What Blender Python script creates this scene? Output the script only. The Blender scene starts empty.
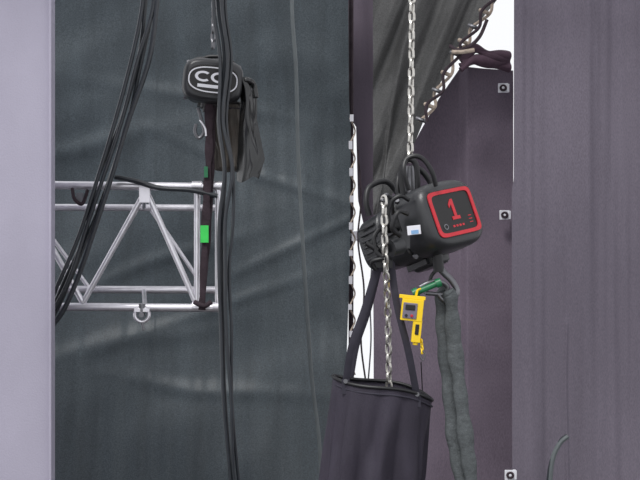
import bpy, math, random
from mathutils import Vector, Matrix, noise
random.seed(4)
F=1440.0; CZ=2.5
def P(px,py,d): return Vector(((px-320)/F*d, d, CZ-(py-240)/F*d))
sc=bpy.context.scene
sc.view_settings.view_transform='Standard'
# ---------------- materials
def lin(c): return tuple(((x/255)/12.92 if x/255<=0.04045 else ((x/255+0.055)/1.055)**2.4) for x in c)
def mat(name,rgb,rough=0.5,metal=0.0,spec=0.5,var=0.0,vscale=(3,3,3),bump=0.0,bscale=60,coat=0.0,grain=0.0,gscale=(220,220,220)):
    m=bpy.data.materials.new(name); m.use_nodes=True; nt=m.node_tree; b=nt.nodes['Principled BSDF']
    c=lin(rgb)+(1,)
    b.inputs['Base Color'].default_value=c
    b.inputs['Roughness'].default_value=rough; b.inputs['Metallic'].default_value=metal
    b.inputs['Specular IOR Level'].default_value=spec
    b.inputs['Coat Weight'].default_value=coat
    tc=nt.nodes.new('ShaderNodeTexCoord')
    mp=nt.nodes.new('ShaderNodeMapping'); mp.inputs['Scale'].default_value=vscale
    nt.links.new(tc.outputs['Object'],mp.inputs['Vector'])
    if var>0:
        n=nt.nodes.new('ShaderNodeTexNoise'); n.inputs['Scale'].default_value=1.0; n.inputs['Detail'].default_value=6
        n.inputs['Roughness'].default_value=0.6
        nt.links.new(mp.outputs[0],n.inputs['Vector'])
        r=nt.nodes.new('ShaderNodeValToRGB'); r.color_ramp.elements[0].position=0.3; r.color_ramp.elements[1].position=0.7
        r.color_ramp.elements[0].color=[x*(1-var) for x in c[:3]]+[1]
        r.color_ramp.elements[1].color=[min(1,x*(1+var)) for x in c[:3]]+[1]
        nt.links.new(n.outputs['Fac'],r.inputs['Fac']); last=r.outputs['Color']
        if grain>0:
            mg=nt.nodes.new('ShaderNodeMapping'); mg.inputs['Scale'].default_value=gscale
            nt.links.new(tc.outputs['Object'],mg.inputs['Vector'])
            g=nt.nodes.new('ShaderNodeTexNoise'); g.inputs['Scale'].default_value=1.0; g.inputs['Detail'].default_value=2
            nt.links.new(mg.outputs[0],g.inputs['Vector'])
            mr=nt.nodes.new('ShaderNodeMapRange'); mr.inputs['From Min'].default_value=.3; mr.inputs['From Max'].default_value=.7
            mr.inputs['To Min'].default_value=1-grain; mr.inputs['To Max'].default_value=1+grain
            nt.links.new(g.outputs['Fac'],mr.inputs['Value'])
            mx=nt.nodes.new('ShaderNodeVectorMath'); mx.operation='SCALE'
            nt.links.new(last,mx.inputs[0]); nt.links.new(mr.outputs[0],mx.inputs['Scale']); last=mx.outputs[0]
        nt.links.new(last,b.inputs['Base Color'])
    if bump>0:
        n2=nt.nodes.new('ShaderNodeTexNoise'); n2.inputs['Scale'].default_value=bscale; n2.inputs['Detail'].default_value=3
        nt.links.new(tc.outputs['Object'],n2.inputs['Vector'])
        bp=nt.nodes.new('ShaderNodeBump'); bp.inputs['Strength'].default_value=bump; bp.inputs['Distance'].default_value=0.01
        nt.links.new(n2.outputs['Fac'],bp.inputs['Height']); nt.links.new(bp.outputs[0],b.inputs['Normal'])
    return m
M_wall=mat('wall_paint',(163,159,175),0.8,var=0.08,vscale=(1.5,1.5,0.8),bump=0.15,bscale=90,spec=0.2,grain=.05)
M_scrim=mat('scrim_vinyl',(66,74,79),0.44,var=0.22,vscale=(5,1,0.7),bump=0.2,bscale=120,spec=0.42,grain=.30,gscale=(110,60,110))
M_drape=mat('drape_cloth',(106,100,111),0.85,var=0.10,vscale=(3,1,0.5),bump=0.2,bscale=180,spec=0.15,grain=.14,gscale=(170,60,60))
M_panel=mat('panel_cloth',(108,98,110),0.85,var=0.10,vscale=(2,1,0.6),bump=0.2,bscale=150,spec=0.15,grain=.14,gscale=(170,60,60))
M_strip=mat('flat_dark',(100,91,102),0.8,var=0.15,vscale=(6,1,1),bump=0.2,bscale=100,spec=0.2,grain=.1)
M_tarp=mat('tarp_vinyl',(76,76,76),0.5,var=0.2,vscale=(3,3,3),bump=0.2,bscale=110,spec=0.4,grain=.28,gscale=(120,60,120))
M_bunch=mat('bunched_cloth',(86,68,80),0.8,var=0.2,vscale=(9,9,9),bump=0.3,bscale=80,spec=0.2)
M_black=mat('hoist_paint',(40,41,44),0.36,var=0.22,vscale=(9,9,9),bump=0.12,bscale=220,spec=0.6)
M_rub=mat('rubber_black',(22,22,25),0.45,var=0.2,vscale=(9,9,9),spec=0.5)
M_gloss=mat('panel_black',(14,11,13),0.35,var=0.2,vscale=(9,9,9))
M_red=mat('label_red',(184,36,48),0.5,var=0.12,vscale=(30,30,30))
M_white=mat('label_white',(215,215,222),0.5,var=0.08,vscale=(20,20,20))
M_blue=mat('label_blue',(120,160,200),0.5,var=0.1,vscale=(40,40,40))
M_chain=mat('chain_zinc',(205,202,196),0.32,metal=0.9,var=0.15,vscale=(30,30,30))
M_steel=mat('steel_dull',(120,120,124),0.4,metal=0.85,var=0.2,vscale=(20,20,20))
M_alu=mat('truss_aluminium',(226,224,230),0.33,metal=0.75,var=0.1,vscale=(12,12,12))
M_cable=mat('cable_rubber',(38,42,48),0.36,var=0.2,vscale=(12,12,12),spec=0.6)
M_cableg=mat('cable_grey',(92,98,100),0.5,var=0.1,vscale=(12,12,12),spec=0.4)
M_bag=mat('bag_canvas',(54,50,61),0.7,var=0.2,vscale=(8,8,3),bump=0.35,bscale=160,spec=0.3,grain=.15)
M_bag2=mat('bag_brown',(72,66,60),0.6,var=0.35,vscale=(10,10,8),bump=0.3,bscale=120)
M_plastic=mat('plastic_sheet',(26,28,30),0.2,var=0.2,vscale=(9,9,9),spec=0.7)
M_sling=mat('sling_poly',(84,88,90),0.8,var=0.25,vscale=(25,25,40),bump=0.5,bscale=120,spec=0.2,grain=.2)
M_web=mat('webbing',(50,48,58),0.7,var=0.15,vscale=(20,20,20),spec=0.3)
M_strap=mat('strap_dark',(58,48,54),0.75,var=0.35,vscale=(15,15,15),spec=0.2,bump=.5,bscale=60)
M_green=mat('tape_green',(60,210,90),0.5,var=0.08,vscale=(20,20,20))
M_pin=mat('pin_green',(30,110,70),0.4,var=0.1,vscale=(20,20,20))
M_yel=mat('pendant_yellow',(238,200,20),0.4,var=0.05,vscale=(20,20,20))
M_lilac=mat('pendant_face',(110,104,120),0.4,var=0.1,vscale=(30,30,30))
M_rope=mat('rope_beige',(170,155,142),0.8,var=0.3,vscale=(50,50,50),bump=0.4,bscale=200)
M_deck=mat('deck_ply',(58,54,56),0.7,var=0.2,vscale=(2,2,2),bump=0.1)

# ---------------- builder
def catmull(pts,n=8,closed=False):
    pts=[Vector(p) for p in pts]
    if len(pts)<3: 
        return [pts[0].lerp(pts[-1],i/n) for i in range(n+1)]
    out=[]; N=len(pts); rng=N if closed else N-1
    for i in range(rng):
        if closed: p0,p1,p2,p3=pts[i-1],pts[i],pts[(i+1)%N],pts[(i+2)%N]
        else:
            p1,p2=pts[i],pts[i+1]
            p0=pts[i-1] if i>0 else p1*2-p2
            p3=pts[i+2] if i+2<N else p2*2-p1
        for k in range(n):
            t=k/n
            out.append(0.5*((2*p1)+(p2-p0)*t+(2*p0-5*p1+4*p2-p3)*t*t+(3*p1-p0-3*p2+p3)*t**3))
    if not closed: out.append(pts[-1])
    return out
class MB:
    def __init__(s,M=None): s.v=[];s.f=[];s.mi=[];s.mats=[];s.M=M or Matrix.Identity(4)
    def m(s,mt):
        if mt not in s.mats: s.mats.append(mt)
        return s.mats.index(mt)
    def add(s,vs,fs,mt):
        o=len(s.v); i=s.m(mt)
        s.v+= [s.M@Vector(x) for x in vs]
        s.f+= [tuple(a+o for a in f) for f in fs]; s.mi+=[i]*len(fs)
    def tube(s,pts,r,mt,seg=10,closed=False,n=8,spline=True,flat=None,up=None):
        pts=catmull(pts,n,closed) if spline else [Vector(p) for p in pts]
        N=len(pts); vs=[];fs=[]
        def tang(i):
            if closed: return (pts[(i+1)%N]-pts[i-1]).normalized()
            return (pts[min(i+1,N-1)]-pts[max(i-1,0)]).normalized()
        t=tang(0); ref=Vector(up) if up else (Vector((0,0,1)) if abs(t.z)<0.9 else Vector((0,1,0)))
        nrm=(ref-t*ref.dot(t)).normalized()
        for i in range(N):
            t=tang(i); nrm=(nrm-t*nrm.dot(t)).normalized(); bn=t.cross(nrm)
            rr=r(i/(N-1)) if callable(r) else r
            a,b=(rr,rr) if not flat else (flat[0]*rr,flat[1]*rr)
            for k in range(seg):
                th=2*math.pi*k/seg
                vs.append(pts[i]+nrm*math.cos(th)*a+bn*math.sin(th)*b)
        for i in range(N if closed else N-1):
            j=(i+1)%N
            for k in range(seg):
                k2=(k+1)%seg
                fs.append((i*seg+k,i*seg+k2,j*seg+k2,j*seg+k))
        if not closed:
            fs.append(tuple(range(seg))[::-1]); fs.append(tuple((N-1)*seg+k for k in range(seg)))
        s.add(vs,fs,mt)
    def cyl(s,a,b,r,mt,seg=16): s.tube([a,b],r,mt,seg=seg,n=1,spline=False)
    def loft(s,st,mt,seg=40,axis='x',nexp=4.0,caps=True):
        vs=[];fs=[]
        for (x,hw,hh,*c) in st:
            cy,cz=(c+[0,0])[:2] if c else (0,0)
            for k in range(seg):
                th=2*math.pi*(k+0.5)/seg; ct,sn=math.cos(th),math.sin(th)
                a=math.copysign(abs(ct)**(2/nexp),ct)*hw+cy; b=math.copysign(abs(sn)**(2/nexp),sn)*hh+cz
                vs.append((x,a,b) if axis=='x' else ((a,b,x) if axis=='z' else (b,x,a)))
        for i in range(len(st)-1):
            for k in range(seg):
                k2=(k+1)%seg; fs.append((i*seg+k,i*seg+k2,(i+1)*seg+k2,(i+1)*seg+k))
        if caps:
            fs.append(tuple(range(seg))[::-1]); fs.append(tuple((len(st)-1)*seg+k for k in range(seg)))
        s.add(vs,fs,mt)
    def ring(s,x0,x1,ho,vo,hi,vi,mt,seg=48,ne=5,c=(0,0)):
        vs=[];fs=[]
        for (x,hw,hh) in ((x0,ho,vo),(x1,ho*.985,vo*.985),(x1,hi,vi),(x0,hi,vi)):
            for k in range(seg):
                th=2*math.pi*(k+0.5)/seg; ct,sn=math.cos(th),math.sin(th)
                vs.append((x,math.copysign(abs(ct)**(2/ne),ct)*hw+c[0],math.copysign(abs(sn)**(2/ne),sn)*hh+c[1]))
        for i in range(4):
            j=(i+1)%4
            for k in range(seg):
                k2=(k+1)%seg; fs.append((i*seg+k,i*seg+k2,j*seg+k2,j*seg+k))
        s.add(vs,fs,mt)
    def box(s,c,h,mt,R=None):
        c=Vector(c); R=R or Matrix.Identity(3); vs=[]
        for x in(-1,1):
            for y in(-1,1):
                for z in(-1,1): vs.append(c+R@Vector((x*h[0],y*h[1],z*h[2])))
        s.add(vs,[(0,1,3,2),(4,6,7,5),(0,4,5,1),(2,3,7,6),(0,2,6,4),(1,5,7,3)],mt)
    def poly(s,pts,x0,x1,mt):
        n=len(pts); vs=[(x0,a,b) for a,b in pts]+[(x1,a,b) for a,b in pts]
        fs=[tuple(range(n))[::-1],tuple(range(n,2*n))]+[(i,(i+1)%n,n+(i+1)%n,n+i) for i in range(n)]
        s.add(vs,fs,mt)
    def obj(s,name,parent=None,smooth=True,bevel=0,angle=40):
        me=bpy.data.meshes.new(name); me.from_pydata([tuple(x) for x in s.v],[],s.f)
        for mt in s.mats: me.materials.append(mt)
        for p,i in zip(me.polygons,s.mi): p.material_index=i; p.use_smooth=smooth
        me.update()
        import bmesh
        bm=bmesh.new(); bm.from_mesh(me); bmesh.ops.recalc_face_normals(bm,faces=bm.faces)
        if smooth:
            for e in bm.edges:
                if len(e.link_faces)==2 and e.calc_face_angle(0)>math.radians(angle): e.smooth=False
        bm.to_mesh(me); bm.free()
        o=bpy.data.objects.new(name,me); sc.collection.objects.link(o)
        if bevel:
            b=o.modifiers.new('bevel','BEVEL'); b.width=bevel; b.segments=2; b.limit_method='ANGLE'
        if parent:
            o.parent=parent; o.matrix_parent_inverse=Matrix.Translation(parent.location).inverted()
        return o
def empty(name,loc):
    e=bpy.data.objects.new(name,None); e.location=loc; e.empty_display_size=0.1; sc.collection.objects.link(e); return e
def interp(tab):
    def f(x):
        if x<=tab[0][0]: return tab[0][1]
        for (a,b),(c,d) in zip(tab,tab[1:]):
            if x<=c: return b+(d-b)*(x-a)/(c-a)
        return tab[-1][1]
    return f
def sheet(name,L,R,top,bot,d,disp,nu,nv,mt,cols=False):
    b=MB(); vs=[]
    for j in range(nv+1):
        for i in range(nu+1):
            u=i/nu; v=j/nv
            if cols:
                px=L+(R-L)*u; t=top(px); bb=bot(px); py=t+(bb-t)*v
            else:
                py=top+(bot-top)*v; px=L(py)+(R(py)-L(py))*u
            p=P(px,py,d); p.y+=disp(p.x,p.z,u,v); vs.append(p)
    fs=[(j*(nu+1)+i,j*(nu+1)+i+1,(j+1)*(nu+1)+i+1,(j+1)*(nu+1)+i) for j in range(nv) for i in range(nu)]
    b.add(vs,fs,mt); return b.obj(name,angle=180)
def nz(x,y,z=0): return noise.noise(Vector((x,y,z)))
def groundpy(d): return 240+CZ/d*F-1.5

# ---------------- shell
b=MB(); b.box((0,7,-0.06),(7,6.5,0.06),M_deck); b.obj('floor',smooth=False)
xe=P(52,0,8.5).x
b=MB(); b.box((xe-1.5,8.55,2.6),(1.5,0.05,2.6),M_wall); b.box((xe-0.006,8.52,2.6),(0.008,0.05,2.6),M_wall); b.obj('wall_left',smooth=False,bevel=0.004)

# scrim backdrop
Rs=interp([(-80,347),(100,349),(130,351),(250,350),(385,345),(430,334),(480,328),(570,322)])
def dscrim(x,z,u,v):
    X,Z=x,z
    belly=-0.060*(Z-3.4)**2
    big=0.10*nz(X*0.6+1.3,Z*0.7+X*0.2)
    med=0.028*nz(X*0.9,Z*1.9-X*0.6,4)+0.008*nz(X*2.2+Z,Z*4-X*2,5)
    e=max(0,(u-0.45)/0.55)
    fan=0.012*e*e*math.sin(Z*8+X*4+2.5*nz(X,Z*1.5,9))
    vert=0.018*nz(X*4,Z*0.35,11)+0.007*nz(X*13,Z*0.6,12)
    pull=0
    for (x0,z0,sl,wd,a) in ((-1.9,3.25,.12,.08,.020),(-1.2,2.35,.30,.06,.016),(-1.6,1.7,.18,.08,.022),(-.8,1.35,-.12,.06,.018),(-.4,3.0,-.35,.05,.013),(-.7,2.0,.35,.05,.012),(-.1,2.5,.45,.05,.015),(-1.0,3.6,-.2,.06,.012)):
        dd=(Z-z0)-sl*(X-x0)-0.10*nz(X*1.2,z0); along=math.exp(-((X-x0)/.75)**2)
        pull-=a*along*math.exp(-(dd/wd)**2)
    seam=0
    for xs in (-1.30,-0.66): seam-=0.005*math.exp(-((X-xs-0.02*nz(Z*1.5,xs))/0.014)**2)
    return belly+big+med+fan+vert+pull+seam
sheet('stage_scrim',lambda y:20,Rs,-80,groundpy(11.2),11.35,dscrim,300,330,M_scrim)
Ls=interp([(-80,335),(118,340),(124,356),(200,358),(235,366),(262,373),(390,374),(400,300),(560,300)])
sheet('masking_flat',Ls,lambda y:384,-80,groundpy(11.75),11.75,lambda x,z,u,v:0.01*nz(x*8,z),30,160,M_strip)
tp=interp([(374,205),(400,172),(420,132),(440,97),(460,68),(480,70),(511,72)])
def dpanel(x,z,u,v):
    px=320+x/10.6*F
    k=0.05*max(0,(460-px)/60) if px<460 else 0.0
    return (0.0 if px<460 else -0.10*min(1,(px-460)/6))+k+0.015*nz(x*5,z*0.8)+0.012*nz(x*3,z*4,3)
sheet('stage_curtain',374,511.5,tp,lambda x:groundpy(10.7),10.6,dpanel,110,140,M_panel,cols=True)
def ddr(x,z,u,v):
    w=0.020*math.sin(x*13+1.5*nz(x*2,z*0.4))+0.05*nz(x*2.6,z*0.25,5)+0.024*nz(x*9,z*.35,8)+.010*nz(x*22,z*.5,2)
    w-=0.015*math.exp(-((x-(1.70+0.02*nz(z,3)))/0.012)**2) if z<1.95 else 0
    return w
Ld=interp([(-80,513.5),(180,513.5),(190,511.5),(600,512)])
sheet('stage_curtain',Ld,lambda y:760,-80,groundpy(10.0),9.9,ddr,320,140,M_drape)
Rt=interp([(-80,530),(0,497),(50,457),(100,432),(150,412),(185,398),(215,382)])
def dt(x,z,u,v):
    # soft diagonal folds parallel to the laced edge
    q=x*0.80+(-z)*(-0.42)
    q=x-0.42*(z-3.4)
    f=0.028*math.sin(q*26+2.2*nz(x*1.5,z*1.2,1))+0.022*nz(q*9,z*.8,3)+0.010*nz(q*22,z*1.2,6)
    return f-0.05*math.exp(-((u-.35)/.05)**2)*(1-.6*v)
sheet('tarpaulin',lambda y:373,Rt,-80,215,10.2,dt,160,160,M_tarp)

b=MB()
for k in range(5):
    o=k*3
    b.tube([P(462+random.uniform(-2,2),58+o,10.35-k*.02),P(475,50+o+random.uniform(-3,3),10.3),P(490,55+o+random.uniform(-3,3),10.33),P(509,56+o,10.4)],
           lambda t:0.030+0.012*math.sin(t*9+k),M_bunch,seg=14,n=8)
b.obj('bunched_cloth')
# lacing rope
b=MB()
edge=[(494,-6),(484,12),(473,27),(463,42),(455,54),(446,74),(437,91),(429,106),(421,120)]
for sgn in (1,-1):
    b.tube([P(x+2+sgn*(4 if i%2 else -4),y+random.uniform(-2,2),10.05+.03*sgn) for i,(x,y) in enumerate(edge)],0.011,M_rope if sgn>0 else M_strap,seg=8)
for i,(x,y) in enumerate(edge):
    c=P(x,y,10.06); b.tube([c+Vector((-.03,0,.015)),c+Vector((0,-.02,.0)),c+Vector((.03,0,-.01))],.014,M_rope if i%2 else M_steel,seg=8,n=4)
b.tube([P(450,46,10.05),P(458,50,10),P(470,46,10),P(480,36,10.02),P(487,20,10.05)],0.013,M_strap,seg=8)
b.tube([P(452,52,10.0),P(462,52,9.98),P(474,50,10.0)],0.015,M_rope,seg=8)
b.obj('lacing_rope')
def clamp(px,py,d):
    c=P(px,py,d); b=MB(Matrix.Translation(c))
    b.box((0,0,0),(0.036,0.006,0.034),M_white)
    b.tube([(0.020*math.cos(a),-0.012,0.018*math.sin(a)) for a in [k*math.pi/4 for k in range(8)]],0.008,M_strap,seg=8,closed=True,n=3)
    b.cyl((0,-0.006,0),(0,-0.02,0),0.009,M_white)
    b.box((0.035,0.02,0),(0.01,0.03,0.03),M_white)
    b.obj('curtain_clamp',smooth=True,bevel=0.002)
clamp(503,88,10.40); clamp(504.5,215,10.40); clamp(510,475,9.75)

# scaffold upright in gap & coupler
b=MB()
x=P(351,0,11.5).x
b.cyl((x,11.5,0),(x,11.5,5.0),0.020,M_strap)
c=P(360,236,11.4)
b.cyl(c+Vector((-0.08,0,0.0)),c+Vector((0.12,0,0.01)),0.022,M_steel)
b.box(c+Vector((-0.03,-0.02,0)),(0.035,0.04,0.04),M_alu)
b.box(c+Vector((0.04,-0.03,0.03)),(0.025,0.03,0.025),M_strap)
b.cyl(c+Vector((0.02,-0.06,0.06)),c+Vector((0.02,-0.06,-0.09)),0.010,M_alu)
b.obj('scaffold_pole',bevel=0.002)
b=MB(); pts=[]
for i in range(20):
    py=118+i*13.5; px=352+(3 if i%2 else -2)
    pts.append(P(px,py,11.06 if i%2 else 10.98))
    if i%2==0:
        c=P(351+random.uniform(-1,1),py,10.97); b.box(c,(.014,.006,.02+random.uniform(0,.012)),M_white)
b.tube(pts,0.006,M_rope,seg=6)
b.tube([P(358,150,11.1),P(361,200,11.05),P(358,240,11),P(364,290,11.02),P(361,340,11.0),P(366,384,11.0)],0.007,M_strap,seg=8)
b.tube([P(372,262,11.1),P(370,300,11.05),P(371,340,11),P(368,384,11.02)],0.006,M_steel,seg=8)
b.obj('lacing_rope')

# ---------------- truss
T=empty('lighting_truss',P(140,245,9.5)); b=MB()
d1,d2=9.35,9.75
def cyl2(p,q,r,mt=M_alu): b.cyl(p,q,r,mt,seg=16)
for (y0,y1,d,r) in ((184,187,d1,.027),(207,208,d2,.024),(289,290,d2,.026),(306,308,d1,.027)):
    cyl2(P(-40,y0,d),P(221,y1,d),r)
for x in (197,218):
    cyl2(P(x,186,d1) ,P(x,308,d1),.020)
    cyl2(P(x,207,d2),P(x,290,d2),.017)
for x in (218,199,145,40):
    cyl2(P(x,186,d1),P(x-1,208,d2),.015); cyl2(P(x,307,d1),P(x-1,290,d2),.015)
for a,c in (((146,190),(83,303)),((146,190),(196,303)),((20,190),(83,303)),((-38,303),(20,190))):
    cyl2(P(*a,d1),P(*c,d1),.019)
for a,c in (((138,208),(90,289)),((150,208),(205,289)),((30,208),(90,289))):
    cyl2(P(*a,d2),P(*c,d2),.014)
b.box(P(145,195,d1),(0.035,0.03,0.05),M_alu)
for px,py in ((218,186),(218,307),(197,186),(197,307)):
    cyl2(P(px-5,py,d1),P(px+5,py,d1),.032)
b.obj('truss_frame',T,bevel=0.001)
b=MB()
c=P(142,307,9.29)
b.cyl(c+Vector((0,0,0.02)),c+Vector((0,0,-0.03)),0.022,M_steel)
b.tube([c+Vector((0.045*math.cos(a),0,-0.05+0.045*math.sin(a))) for a in [k*math.pi/5 for k in range(10)]],0.013,M_alu,seg=10,closed=True,n=3)
b.cyl(c+Vector((0,-.03,-0.05)),c+Vector((0,.03,-0.05)),0.018,M_steel)
b.box(c+Vector((0,0,-0.02)),(0.05,0.02,0.012),M_alu)
b.cyl(c+Vector((0.0,0,-0.09)),c+Vector((0.01,0,-0.15)),0.010,M_steel)
b.obj('hanging_clamp',T,bevel=0.002)
b=MB()
c=P(80,193,9.30)
b.tube([c+Vector((-.05,0,.03)),c+Vector((-.03,-.03,-.04)),c+Vector((.02,-.03,-.07)),c+Vector((.05,0,.02))],.012,M_strap,seg=8)
b.box(c+Vector((0,0,-.03)),(.022,.015,.03),M_steel)
b.obj('chord_clip',T,bevel=0.002)

# ---------------- cables
def bundle(name,path,d,count,spread,r,mt,swing=1.0):
    b=MB()
    for k in range(count):
        off=(k-(count-1)/2)*spread; pts=[]
        for i,(x,y) in enumerate(path):
            w=random.uniform(-1,1)*spread*0.7*swing
            pts.append(P(x+off+w,y,d+ (k%2)*0.03+random.uniform(-.008,.008)))
        b.tube(pts,r*random.uniform(.85,1.15),mt,seg=8,n=8)
    return b.obj(name)
bundle('cable_bundle',[(154,-50),(151,5),(140,60),(123,122),(103,180),(86,235),(69,280),(50,318),(20,352)],9.1,5,3.6,0.014,M_cable)
bundle('cable_bundle',[(219,-50),(220,10),(224,60),(223,120),(229,170),(226,220),(222,270),(224,330),(228,400),(233,470),(238,535)],9.0,4,3.6,0.013,M_cable)
bundle('cable_bundle',[(116,177),(135,181),(160,188),(190,190),(216,196)],9.28,3,1.0,0.013,M_cable)
b=MB(); b.tube([P(x,y,10.4) for x,y in ((292,-60),(292,10),(296,70),(298,150),(302,230),(307,310),(312,380),(319,440),(322,500),(324,570))],0.014,M_cableg,seg=8)
b.obj('hanging_cable')
b=MB(); b.tube([P(x,y,9.6) for x,y in ((549,600),(548,520),(550,480),(553,458),(560,443),(568,436))],0.017,M_cableg,seg=8)
b.tube([P(x,y,9.6) for x,y in ((549,600),(545,520),(548,478),(552,458),(560,441),(567,435))],0.010,M_cable,seg=8)
b.obj('hanging_cable')

# ---------------- chain
def chain(b,path,mt,pitch=0.052,ln=0.070,w=0.044,r=0.0078):
    pts=catmull(path,24); L=[0]
    for p,q in zip(pts,pts[1:]): L.append(L[-1]+(q-p).length)
    def at(s):
        for i in range(len(L)-1):
            if L[i+1]>=s:
                return pts[i].lerp(pts[i+1],(s-L[i])/max(1e-9,L[i+1]-L[i])),(pts[i+1]-pts[i]).normalized()
        return pts[-1],(pts[-1]-pts[-2]).normalized()
    n=int(L[-1]/pitch)
    for k in range(n):
        c,t=at((k+.5)*pitch)
        ref=Vector((0,1,0)); s1=t.cross(ref).normalized(); s2=t.cross(s1).normalized()
        ang=math.radians(35+ (90 if k%2 else 0)+random.uniform(-14,14))
        s=s1*math.cos(ang)+s2*math.sin(ang)
        hw=w/2-r; hl=ln/2-r-hw
        loop=[]
        for a in range(6): th=math.pi*a/5; loop.append(c+t*(hl+hw*math.sin(th))+s*hw*math.cos(th))
        for a in range(6): th=math.pi+math.pi*a/5; loop.append(c+t*(-hl+hw*math.sin(th))+s*hw*math.cos(th))
        b.tube(loop,r,mt,seg=7,closed=True,spline=False)

# ---------------- hoist
def one(cx,cz,h):
    w=h*.5
    pts=[(-.5,-.5),(.5,-.5),(.5,-.34),(.16,-.34),(.16,.5),(-.12,.5),(-.5,.26),(-.5,.08),(-.16,.26),(-.16,-.34),(-.5,-.34)]
    return [(cx+a*w,cz+c*h) for a,c in pts]
def cletter(cx,cz,r,w):
    a0,a1=math.radians(45),math.radians(315); n=16
    o=[(cx+r*math.cos(a0+(a1-a0)*i/n),cz+r*.8*math.sin(a0+(a1-a0)*i/n)) for i in range(n+1)]
    q=[(cx+(r-w)*math.cos(a1-(a1-a0)*i/n),cz+(r-w)*.75*math.sin(a1-(a1-a0)*i/n)) for i in range(n+1)]
    return o+q
def hoist(cap,ax,rt,label,S=1.0,sz=1.0):
    ex=Vector(ax).normalized(); ey=Vector(rt); ey=(ey-ex*ey.dot(ex)).normalized(); ez=ex.cross(ey)
    org=cap-ex*0.25*S
    M=Matrix(((ex.x,ey.x,ez.x,org.x),(ex.y,ey.y,ez.y,org.y),(ex.z,ey.z,ez.z,org.z),(0,0,0,1)))@Matrix.Diagonal((S,S,S*sz,1))
    H=empty('chain_hoist',org)
    b=MB(M)
    b.loft([(-.30,.07,.06),(-.297,.115,.10),(-.28,.14,.125),(-.25,.152,.137),(-.11,.160,.147),(-.10,.150,.137),(-.088,.150,.137),(-.080,.168,.158),
            (.045,.172,.160),(.055,.158,.147),(.066,.158,.147),(.074,.178,.162),(.10,.182,.166),(.19,.182,.166),(.215,.179,.163),(.233,.171,.155),(.244,.160,.144),(.250,.148,.132)],M_black,nexp=3.6,seg=56)
    for k in range(7):
        z=-.09+k*.03
        for sy in(-1,1): b.box((-.18,sy*.157,z),(.06,.006,.005),M_black)
    b.loft([(-.20,.075,.05),(-.19,.085,.06),(-.15,.09,.065)],M_black,axis='z',seg=24)
    b.box((-.02,0,-.165),(.07,.075,.02),M_black); b.box((-.02,-.02,.165),(.06,.07,.018),M_black)
    for sy in(-1,1):
        for q in(-1,1): b.cyl((.07,sy*.15,q*.135),(.085,sy*.158,q*.142),.012,M_steel)
    b.obj('housing',H,bevel=0.002)
    b=MB(M)
    if label=='1':
        b.loft([(.24,.143,.118),(.2525,.140,.115)],M_gloss,nexp=7)
        b.ring(.246,.2575,.138,.113,.119,.094,M_red,ne=9)
        b.poly(one(0.0,.014,.100),.2525,.2555,M_red)
        b.ring(.2525,.255,.014,.014,.009,.009,M_steel,ne=2,c=(-.08,-.062))
        for k in range(4): b.box((.2532,-.03+k*.02,-.066),(.0008,.006,.005),M_red)
        for k in range(3): b.box((.2532,.085,-.03-k*.016),(.0008,.010,.002),M_red)
    else:
        b.loft([(.24,.155,.115),(.2525,.152,.112)],M_gloss,nexp=3)
        b.ring(.246,.257,.150,.098,.141,.088,M_white,ne=2.6)
        b.poly(cletter(-.06,.02,.05,.018),.2525,.2555,M_white)
        b.poly(cletter(.035,.02,.05,.018),.2525,.2555,M_white)
        b.box((.254,.055,.015),(.002,.022,.009),M_white)
        b.box((.254,.10,.02),(.002,.008,.04),M_white)
        b.box((.254,0.0,-.05),(.002,.09,.012),M_white)
    b.obj('label',H)
    b=MB(M)
    for x,y in((.03,.03),(-.14,-.03)):
        hh=1.0 if label=='1' else .45
        b.tube([(x-.02,y-.10,.14),(x-.01,y-.10,.14+.07*hh),(x,y-.06,.14+.135*hh),(x+.02,y+.03,.14+.145*hh),(x+.02,y+.08,.14+.08*hh),(x+.02,y+.09,.14)],.014,M_rub,seg=12)
    b.obj('handles',H)
    return H,M
cap=P(454,212,7.80)
H1,M1=hoist(cap,(math.cos(math.radians(53))*.95,-math.sin(math.radians(53))*.95,.29),(.83,.55,.20),'1',1.19,.97)
b=MB()
b.tube([P(404,200,7.95),P(401,175,7.95),P(407,160,7.93),P(416,165,7.93),P(418,195,7.95)],.016,M_rub,seg=12)
b.cyl(P(410,205,8.0),P(410,166,8.0),.028,M_steel)
b.obj('chain_guide',H1)
b=MB(); chain(b,[P(412.5,-175,8.0),P(412,0,8.0),P(411,100,8.0),P(410,168,8.0)],M_chain); b.obj('load_chain')
b=MB(); chain(b,[P(384,196,7.66),P(385,250,7.66),P(388,320,7.80),P(389,400,7.86),P(388,415,7.86)],M_chain)
b.tube([P(393,215,7.9),P(391,200,7.8),P(386,195,7.7),P(382,202,7.66)],.012,M_steel,seg=10)
b.obj('slack_chain')
b=MB()
def cone(p,q,r1,r2,mt): b.tube([p,q],lambda t:r1+(r2-r1)*t,mt,seg=16,n=4)
cone(P(398,240,7.75),P(378,250,7.70),.045,.03,M_rub); cone(P(400,245,7.72),P(390,248,7.68),.052,.048,M_black)
cone(P(378,250,7.7),P(366,243,7.7),.018,.014,M_rub)
cone(P(396,226,7.78),P(381,229,7.72),.035,.028,M_rub)
b.box(P(404,240,7.72),(.03,.03,.045),M_black)
b.tube([P(379,229,7.72),P(374,238,7.7),P(377,252,7.69),P(384,258,7.68)],.012,M_rub,seg=8)
b.tube([P(400,236,7.66),P(392,228,7.62),P(398,212,7.62),P(408,214,7.66)],.012,M_rub,seg=8)
b.tube([P(384,258,7.68),P(372,262,7.7),P(376,270,7.72)],.012,M_rub,seg=8)
b.tube([P(409,190,7.7),P(404,172,7.68),P(406,160,7.7),P(415,156,7.7),P(424,160,7.7),P(432,172,7.7),P(436,186,7.72)],.013,M_rub,seg=10)
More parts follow.
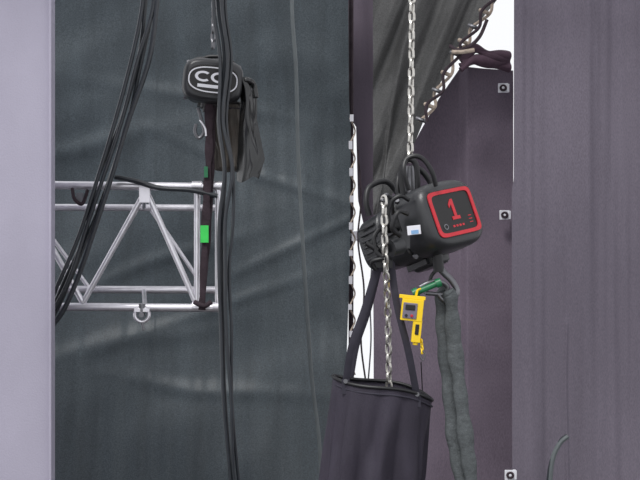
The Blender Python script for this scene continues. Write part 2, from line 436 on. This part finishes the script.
b.tube([P(409,200,7.72),P(400,196,7.7),P(390,204,7.7),P(389,222,7.7),P(398,234,7.72)],.012,M_rub,seg=10)
b.obj('connectors',H1,bevel=0.001)
b=MB(); R=Matrix.Rotation(math.radians(-20),3,'Z')@Matrix.Rotation(math.radians(-6),3,'Y')
b.box(P(414,230,7.53),(.036,.003,.024),M_white,R); b.box(P(415,232,7.526),(.020,.003,.010),M_blue,R); b.box(P(418,228,7.526),(.010,.003,.008),M_gloss,R)
b.obj('data_plate',H1)
b=MB()
b.cyl(P(437,252,7.85),P(439,272,7.85),.030,M_rub)
b.tube([P(438,266,7.85),P(444,273,7.85),P(452,281,7.85),P(457,291,7.85),P(453,300,7.85),P(444,300,7.85),P(438,294,7.85)],lambda t:.020-.008*t,M_steel,seg=12)
b.tube([P(438,268,7.86),P(431,277,7.86),P(430,288,7.86)],.010,M_rub,seg=8)
b.obj('hook',H1)
S=empty('shackle',P(432,288,7.85)); b=MB()
b.tube([P(420,287,7.80),P(428,283,7.80),P(438,281,7.82),P(447,286,7.84),P(446,294,7.85),P(436,294,7.85),P(425,293,7.82)],.012,M_steel,seg=10)
b.cyl(P(415,293,7.78),P(441,282,7.78),.016,M_pin); b.cyl(P(413,294,7.78),P(418,291.5,7.78),.026,M_pin)
b.cyl(P(436,284,7.78),P(441,282,7.78),.024,M_pin)
b.obj('shackle_bow',S)
b=MB()
def rr(t): return .042*(1+.10*math.sin(t*60)+.10*math.sin(t*23+1))*(0.6+min(.4,t*5))
b.tube([P(449,289,7.90),P(442,300,7.88),P(445,340,7.88),P(449,390,7.87),P(455,440,7.86),P(462,485,7.85),P(475,560,7.84),P(482,692,7.83)],rr,M_sling,seg=16,n=30,flat=(.55,1.0),up=(0,1,0))
b.tube([P(447,291,7.83),P(451,300,7.84),P(454,340,7.84),P(460,390,7.83),P(466,440,7.82),P(472,485,7.82),P(484,560,7.81),P(490,694,7.8)],lambda t:rr(t)*.95,M_sling,seg=16,n=30,flat=(.55,1.0),up=(0,1,0))
b.obj('round_sling')
Y=empty('control_pendant',P(415,315,7.7)); b=MB()
c=P(412,310,7.70); Rz=Matrix.Rotation(math.radians(6),4,'Y'); 
b.M=Matrix.Translation(c)@Rz
b.box((0,0,.0),(.058,.022,.058),M_yel); b.box((-.012,-.024,-.004),(.038,.004,.042),M_lilac)
b.box((-.012,-.03,.014),(.026,.003,.014),M_gloss)
b.cyl((-.03,-.02,-.03),(-.03,-.034,-.03),.008,M_rub); b.cyl((.0,-.02,-.03),(.0,-.034,-.03),.008,M_red)
b.box((-.005,0,.068),(.07,.014,.010),M_yel)
b.box((.036,0,-.11),(.024,.020,.060),M_yel); b.box((.036,-.022,-.10),(.010,.003,.028),M_gloss)
b.cyl((.036,0,-.165),(.036,0,-.185),.014,M_yel)
b.obj('pendant_body',Y,smooth=False,bevel=0.005)
b=MB(); chain(b,[P(421,339,7.7),P(422,348,7.7),P(422,354,7.7)],M_yel,pitch=.02,ln=.028,w=.02,r=.004)
b.tube([P(422,350,7.7),P(425,354,7.7),P(423,360,7.7),P(420,356,7.7)],.004,M_steel,seg=6)
b.tube([P(416,296,7.7),P(418,290,7.76),P(424,289,7.78)],.007,M_yel,seg=6)
b.obj('pendant_hook',Y)

# ---------------- chain bag
def bag(name,rim_c,rx,ry,tilt,bot_c,bx,by,mt,folds=9,amp=.015,rimz=None):
    rimz=rimz or (lambda th:0)
    B=empty(name,rim_c); b=MB(); vs=[];fs=[]; seg=120; nv=60
    for j in range(nv+1):
        v=j/nv; vv=min(1,v/.93); c=rim_c.lerp(bot_c,v); rxx=rx+(bx-rx)*vv; ryy=ry+(by-ry)*vv
        if v>.93: k=max(0.02,math.sqrt(max(0,1-((v-.93)/.07)**2))); rxx*=k; ryy*=k
        for k in range(seg):
            th=2*math.pi*k/seg
            cr=sum(-.9*math.exp(-((((th-t0-.10*math.sin(v*5+t0)+math.pi)%(2*math.pi))-math.pi)/.07)**2) for t0 in (.3,1.4,2.6,3.6,4.05,4.45,4.75,5.2,5.7))
            a=amp*min(1,v*4)*(math.sin(folds*th+3*nz(v*2,th))+cr+nz(math.cos(th)*3,math.sin(th)*3,v*5))
            x=(rxx+a)*math.cos(th); y=(ryy+a)*math.sin(th)
            vs.append(c+Vector((x,y,-tilt*x*(1-v)+rimz(th)*(1-v))))
    for j in range(nv):
        for k in range(seg):
            k2=(k+1)%seg; fs.append((j*seg+k,j*seg+k2,(j+1)*seg+k2,(j+1)*seg+k))
    fs.append(tuple(nv*seg+k for k in range(seg)))
    b.add(vs,fs,mt); b.obj('bag_cloth',B,angle=180)
    b=MB(); rim=[rim_c+Vector((rx*1.0*math.cos(a),ry*math.sin(a),-tilt*rx*math.cos(a)+rimz(a))) for a in [k*math.pi/12 for k in range(24)]]
    b.tube(rim,.010,M_rub,seg=10,closed=True,n=3)
    rim2=[p+Vector((0,0,-.035)) for p in rim]; b.tube(rim2,.005,M_web,seg=8,closed=True,n=3)
    b.obj('bag_rim',B); return B
B1=bag('chain_bag',P(382.5,388,7.9),.272,.20,.20,P(343,692,7.9),.262,.18,M_bag,folds=8,amp=.024,rimz=lambda th:.02*math.sin(th)**2-.012*math.cos(3*th))
b=MB()
def web(pts,w=.020): b.tube(pts,w,M_web,seg=10,flat=(.25,1.0),up=(0,1,0))
web([P(379,260,7.74),P(365,308,7.76),P(352,345,7.76),P(346,381,7.8)])
web([P(381,262,7.9),P(368,312,8.0),P(357,345,8.05),P(351,378,8.06)],.016)
web([P(391,262,7.74),P(397,305,7.74),P(408,350,7.75),P(417,396,7.8)])
for p in (P(345.5,381,7.77),P(417,394,7.76)):
    b.cyl(p,p+Vector((0,-.02,0)),.012,M_steel); b.box(p+Vector((0,0,-.03)),(.02,.006,.04),M_web)
b.box(P(384,264,7.74),(.045,.03,.02),M_rub)
b.obj('bag_straps',B1)
b=MB(); b.tube([P(421,362,7.72),P(423,400,8.14),P(425,425,8.16)],.003,M_rub,seg=6); b.box(P(425,440,8.16),(.012,.008,.045),M_yel); b.obj('cord_tag',Y)

# ---------------- second hoist
cap2=P(213,80,9.15)
H2,M2=hoist(cap2,(.10,-.98,-.02),(.98,.12,-.10),'C',1.06,.80)
b=MB(); chain(b,[P(214,-95,9.40),P(214,0,9.40),P(213,50,9.40)],M_steel); b.obj('load_chain')
b=MB()
b.cyl(P(208,98,9.35),P(207,112,9.35),.03,M_rub)
b.tube([P(198,108,9.3),P(202,122,9.3),P(204,132,9.3),P(199,138,9.3),P(195,132,9.3),P(196,124,9.3)],.011,M_steel,seg=8)
b.tube([P(200,120,9.3),P(205,128,9.28),P(206,136,9.28)],.007,M_alu,seg=8)
b.obj('hook',H2)
B2=bag('chain_bag',P(228,104,9.42),.115,.09,.0,P(230,172,9.42),.105,.08,M_bag2,folds=5,amp=.014)
b=MB(); vs=[];fs=[];nu,nv=24,40
for j in range(nv+1):
    v=j/nv
    for i in range(nu+1):
        u=i/nu
        l=interp([(0,237),(.2,240),(.6,238),(1,236)])(v); r=interp([(0,250),(.1,257),(.4,257),(.8,265),(1,259)])(v)
        p=P(l+(r-l)*u,80+(100+3*math.sin(u*6))*v,9.30); p.y+=.02*math.sin(u*8+v*3)+.03*nz(u*4,v*4)-.08*math.sin(u*math.pi); vs.append(p)
for j in range(nv):
    for i in range(nu): fs.append((j*(nu+1)+i,j*(nu+1)+i+1,(j+1)*(nu+1)+i+1,(j+1)*(nu+1)+i))
b.add(vs,fs,M_plastic)
b.tube([P(238,84,9.3),P(246,80,9.22),P(253,84,9.28),P(256,98,9.3)],.02,M_plastic,seg=10)
o=b.obj('rain_cover',angle=180)
b=MB()
b.tube([P(209,104,9.3),P(209,150,9.28),P(207,190,9.27),P(205,240,9.27),P(202,310,9.28)],lambda t:.024*(1+.18*math.sin(t*31)+.12*math.sin(t*13)),M_strap,seg=12,n=12,flat=(.3,1.0),up=(0,1,0))
b.tube([P(214,104,9.34),P(213,150,9.31),P(211,200,9.31),P(207,260,9.31),P(200,307,9.3)],lambda t:.013*(1+.2*math.sin(t*40)),M_strap,seg=10,n=12)
b.tube([P(194,302,9.27),P(204,306,9.26),P(211,302,9.28)],.016,M_strap,seg=10)
b.box(P(204.5,234,9.255),(.026,.006,.055),M_green); b.box(P(206,172,9.255),(.012,.006,.035),M_pin)
b.obj('lifting_strap')

# ---------------- overhead rigging beam (carries chains)
b=MB()
for y in (7.9,8.2,9.3,9.6):
    for z in (4.85,5.15): b.cyl((-3.2,y,z),(3.2,y,z),.025,M_alu)
for y in (7.9,8.2,9.3,9.6):
    for k in range(16):
        x=-3.2+k*.4; b.cyl((x,y,4.85),(x+.2,y,5.15),.012,M_alu); b.cyl((x+.2,y,5.15),(x+.4,y,4.85),.012,M_alu)
for xx in (-3.2,3.2): b.box((xx,8.75,5.0),(.05,.95,.2),M_alu)
b.obj('rigging_beam')

# ---------------- light
w=bpy.data.worlds.new('World'); sc.world=w; w.use_nodes=True
bg=w.node_tree.nodes['Background']; bg.inputs[0].default_value=(.96,.97,1.0,1); bg.inputs[1].default_value=1.02
s=bpy.data.lights.new('sun','SUN'); s.energy=2.4; s.angle=math.radians(14); s.color=(1,.99,.97)
so=bpy.data.objects.new('sun',s); so.rotation_euler=(math.radians(36),0,math.radians(-30)); sc.collection.objects.link(so)
cam=bpy.data.cameras.new('camera'); cam.lens=36*F/640; cam.sensor_width=36
co=bpy.data.objects.new('camera',cam); co.location=(0,0,CZ); co.rotation_euler=(math.pi/2,0,0); sc.collection.objects.link(co); sc.camera=co
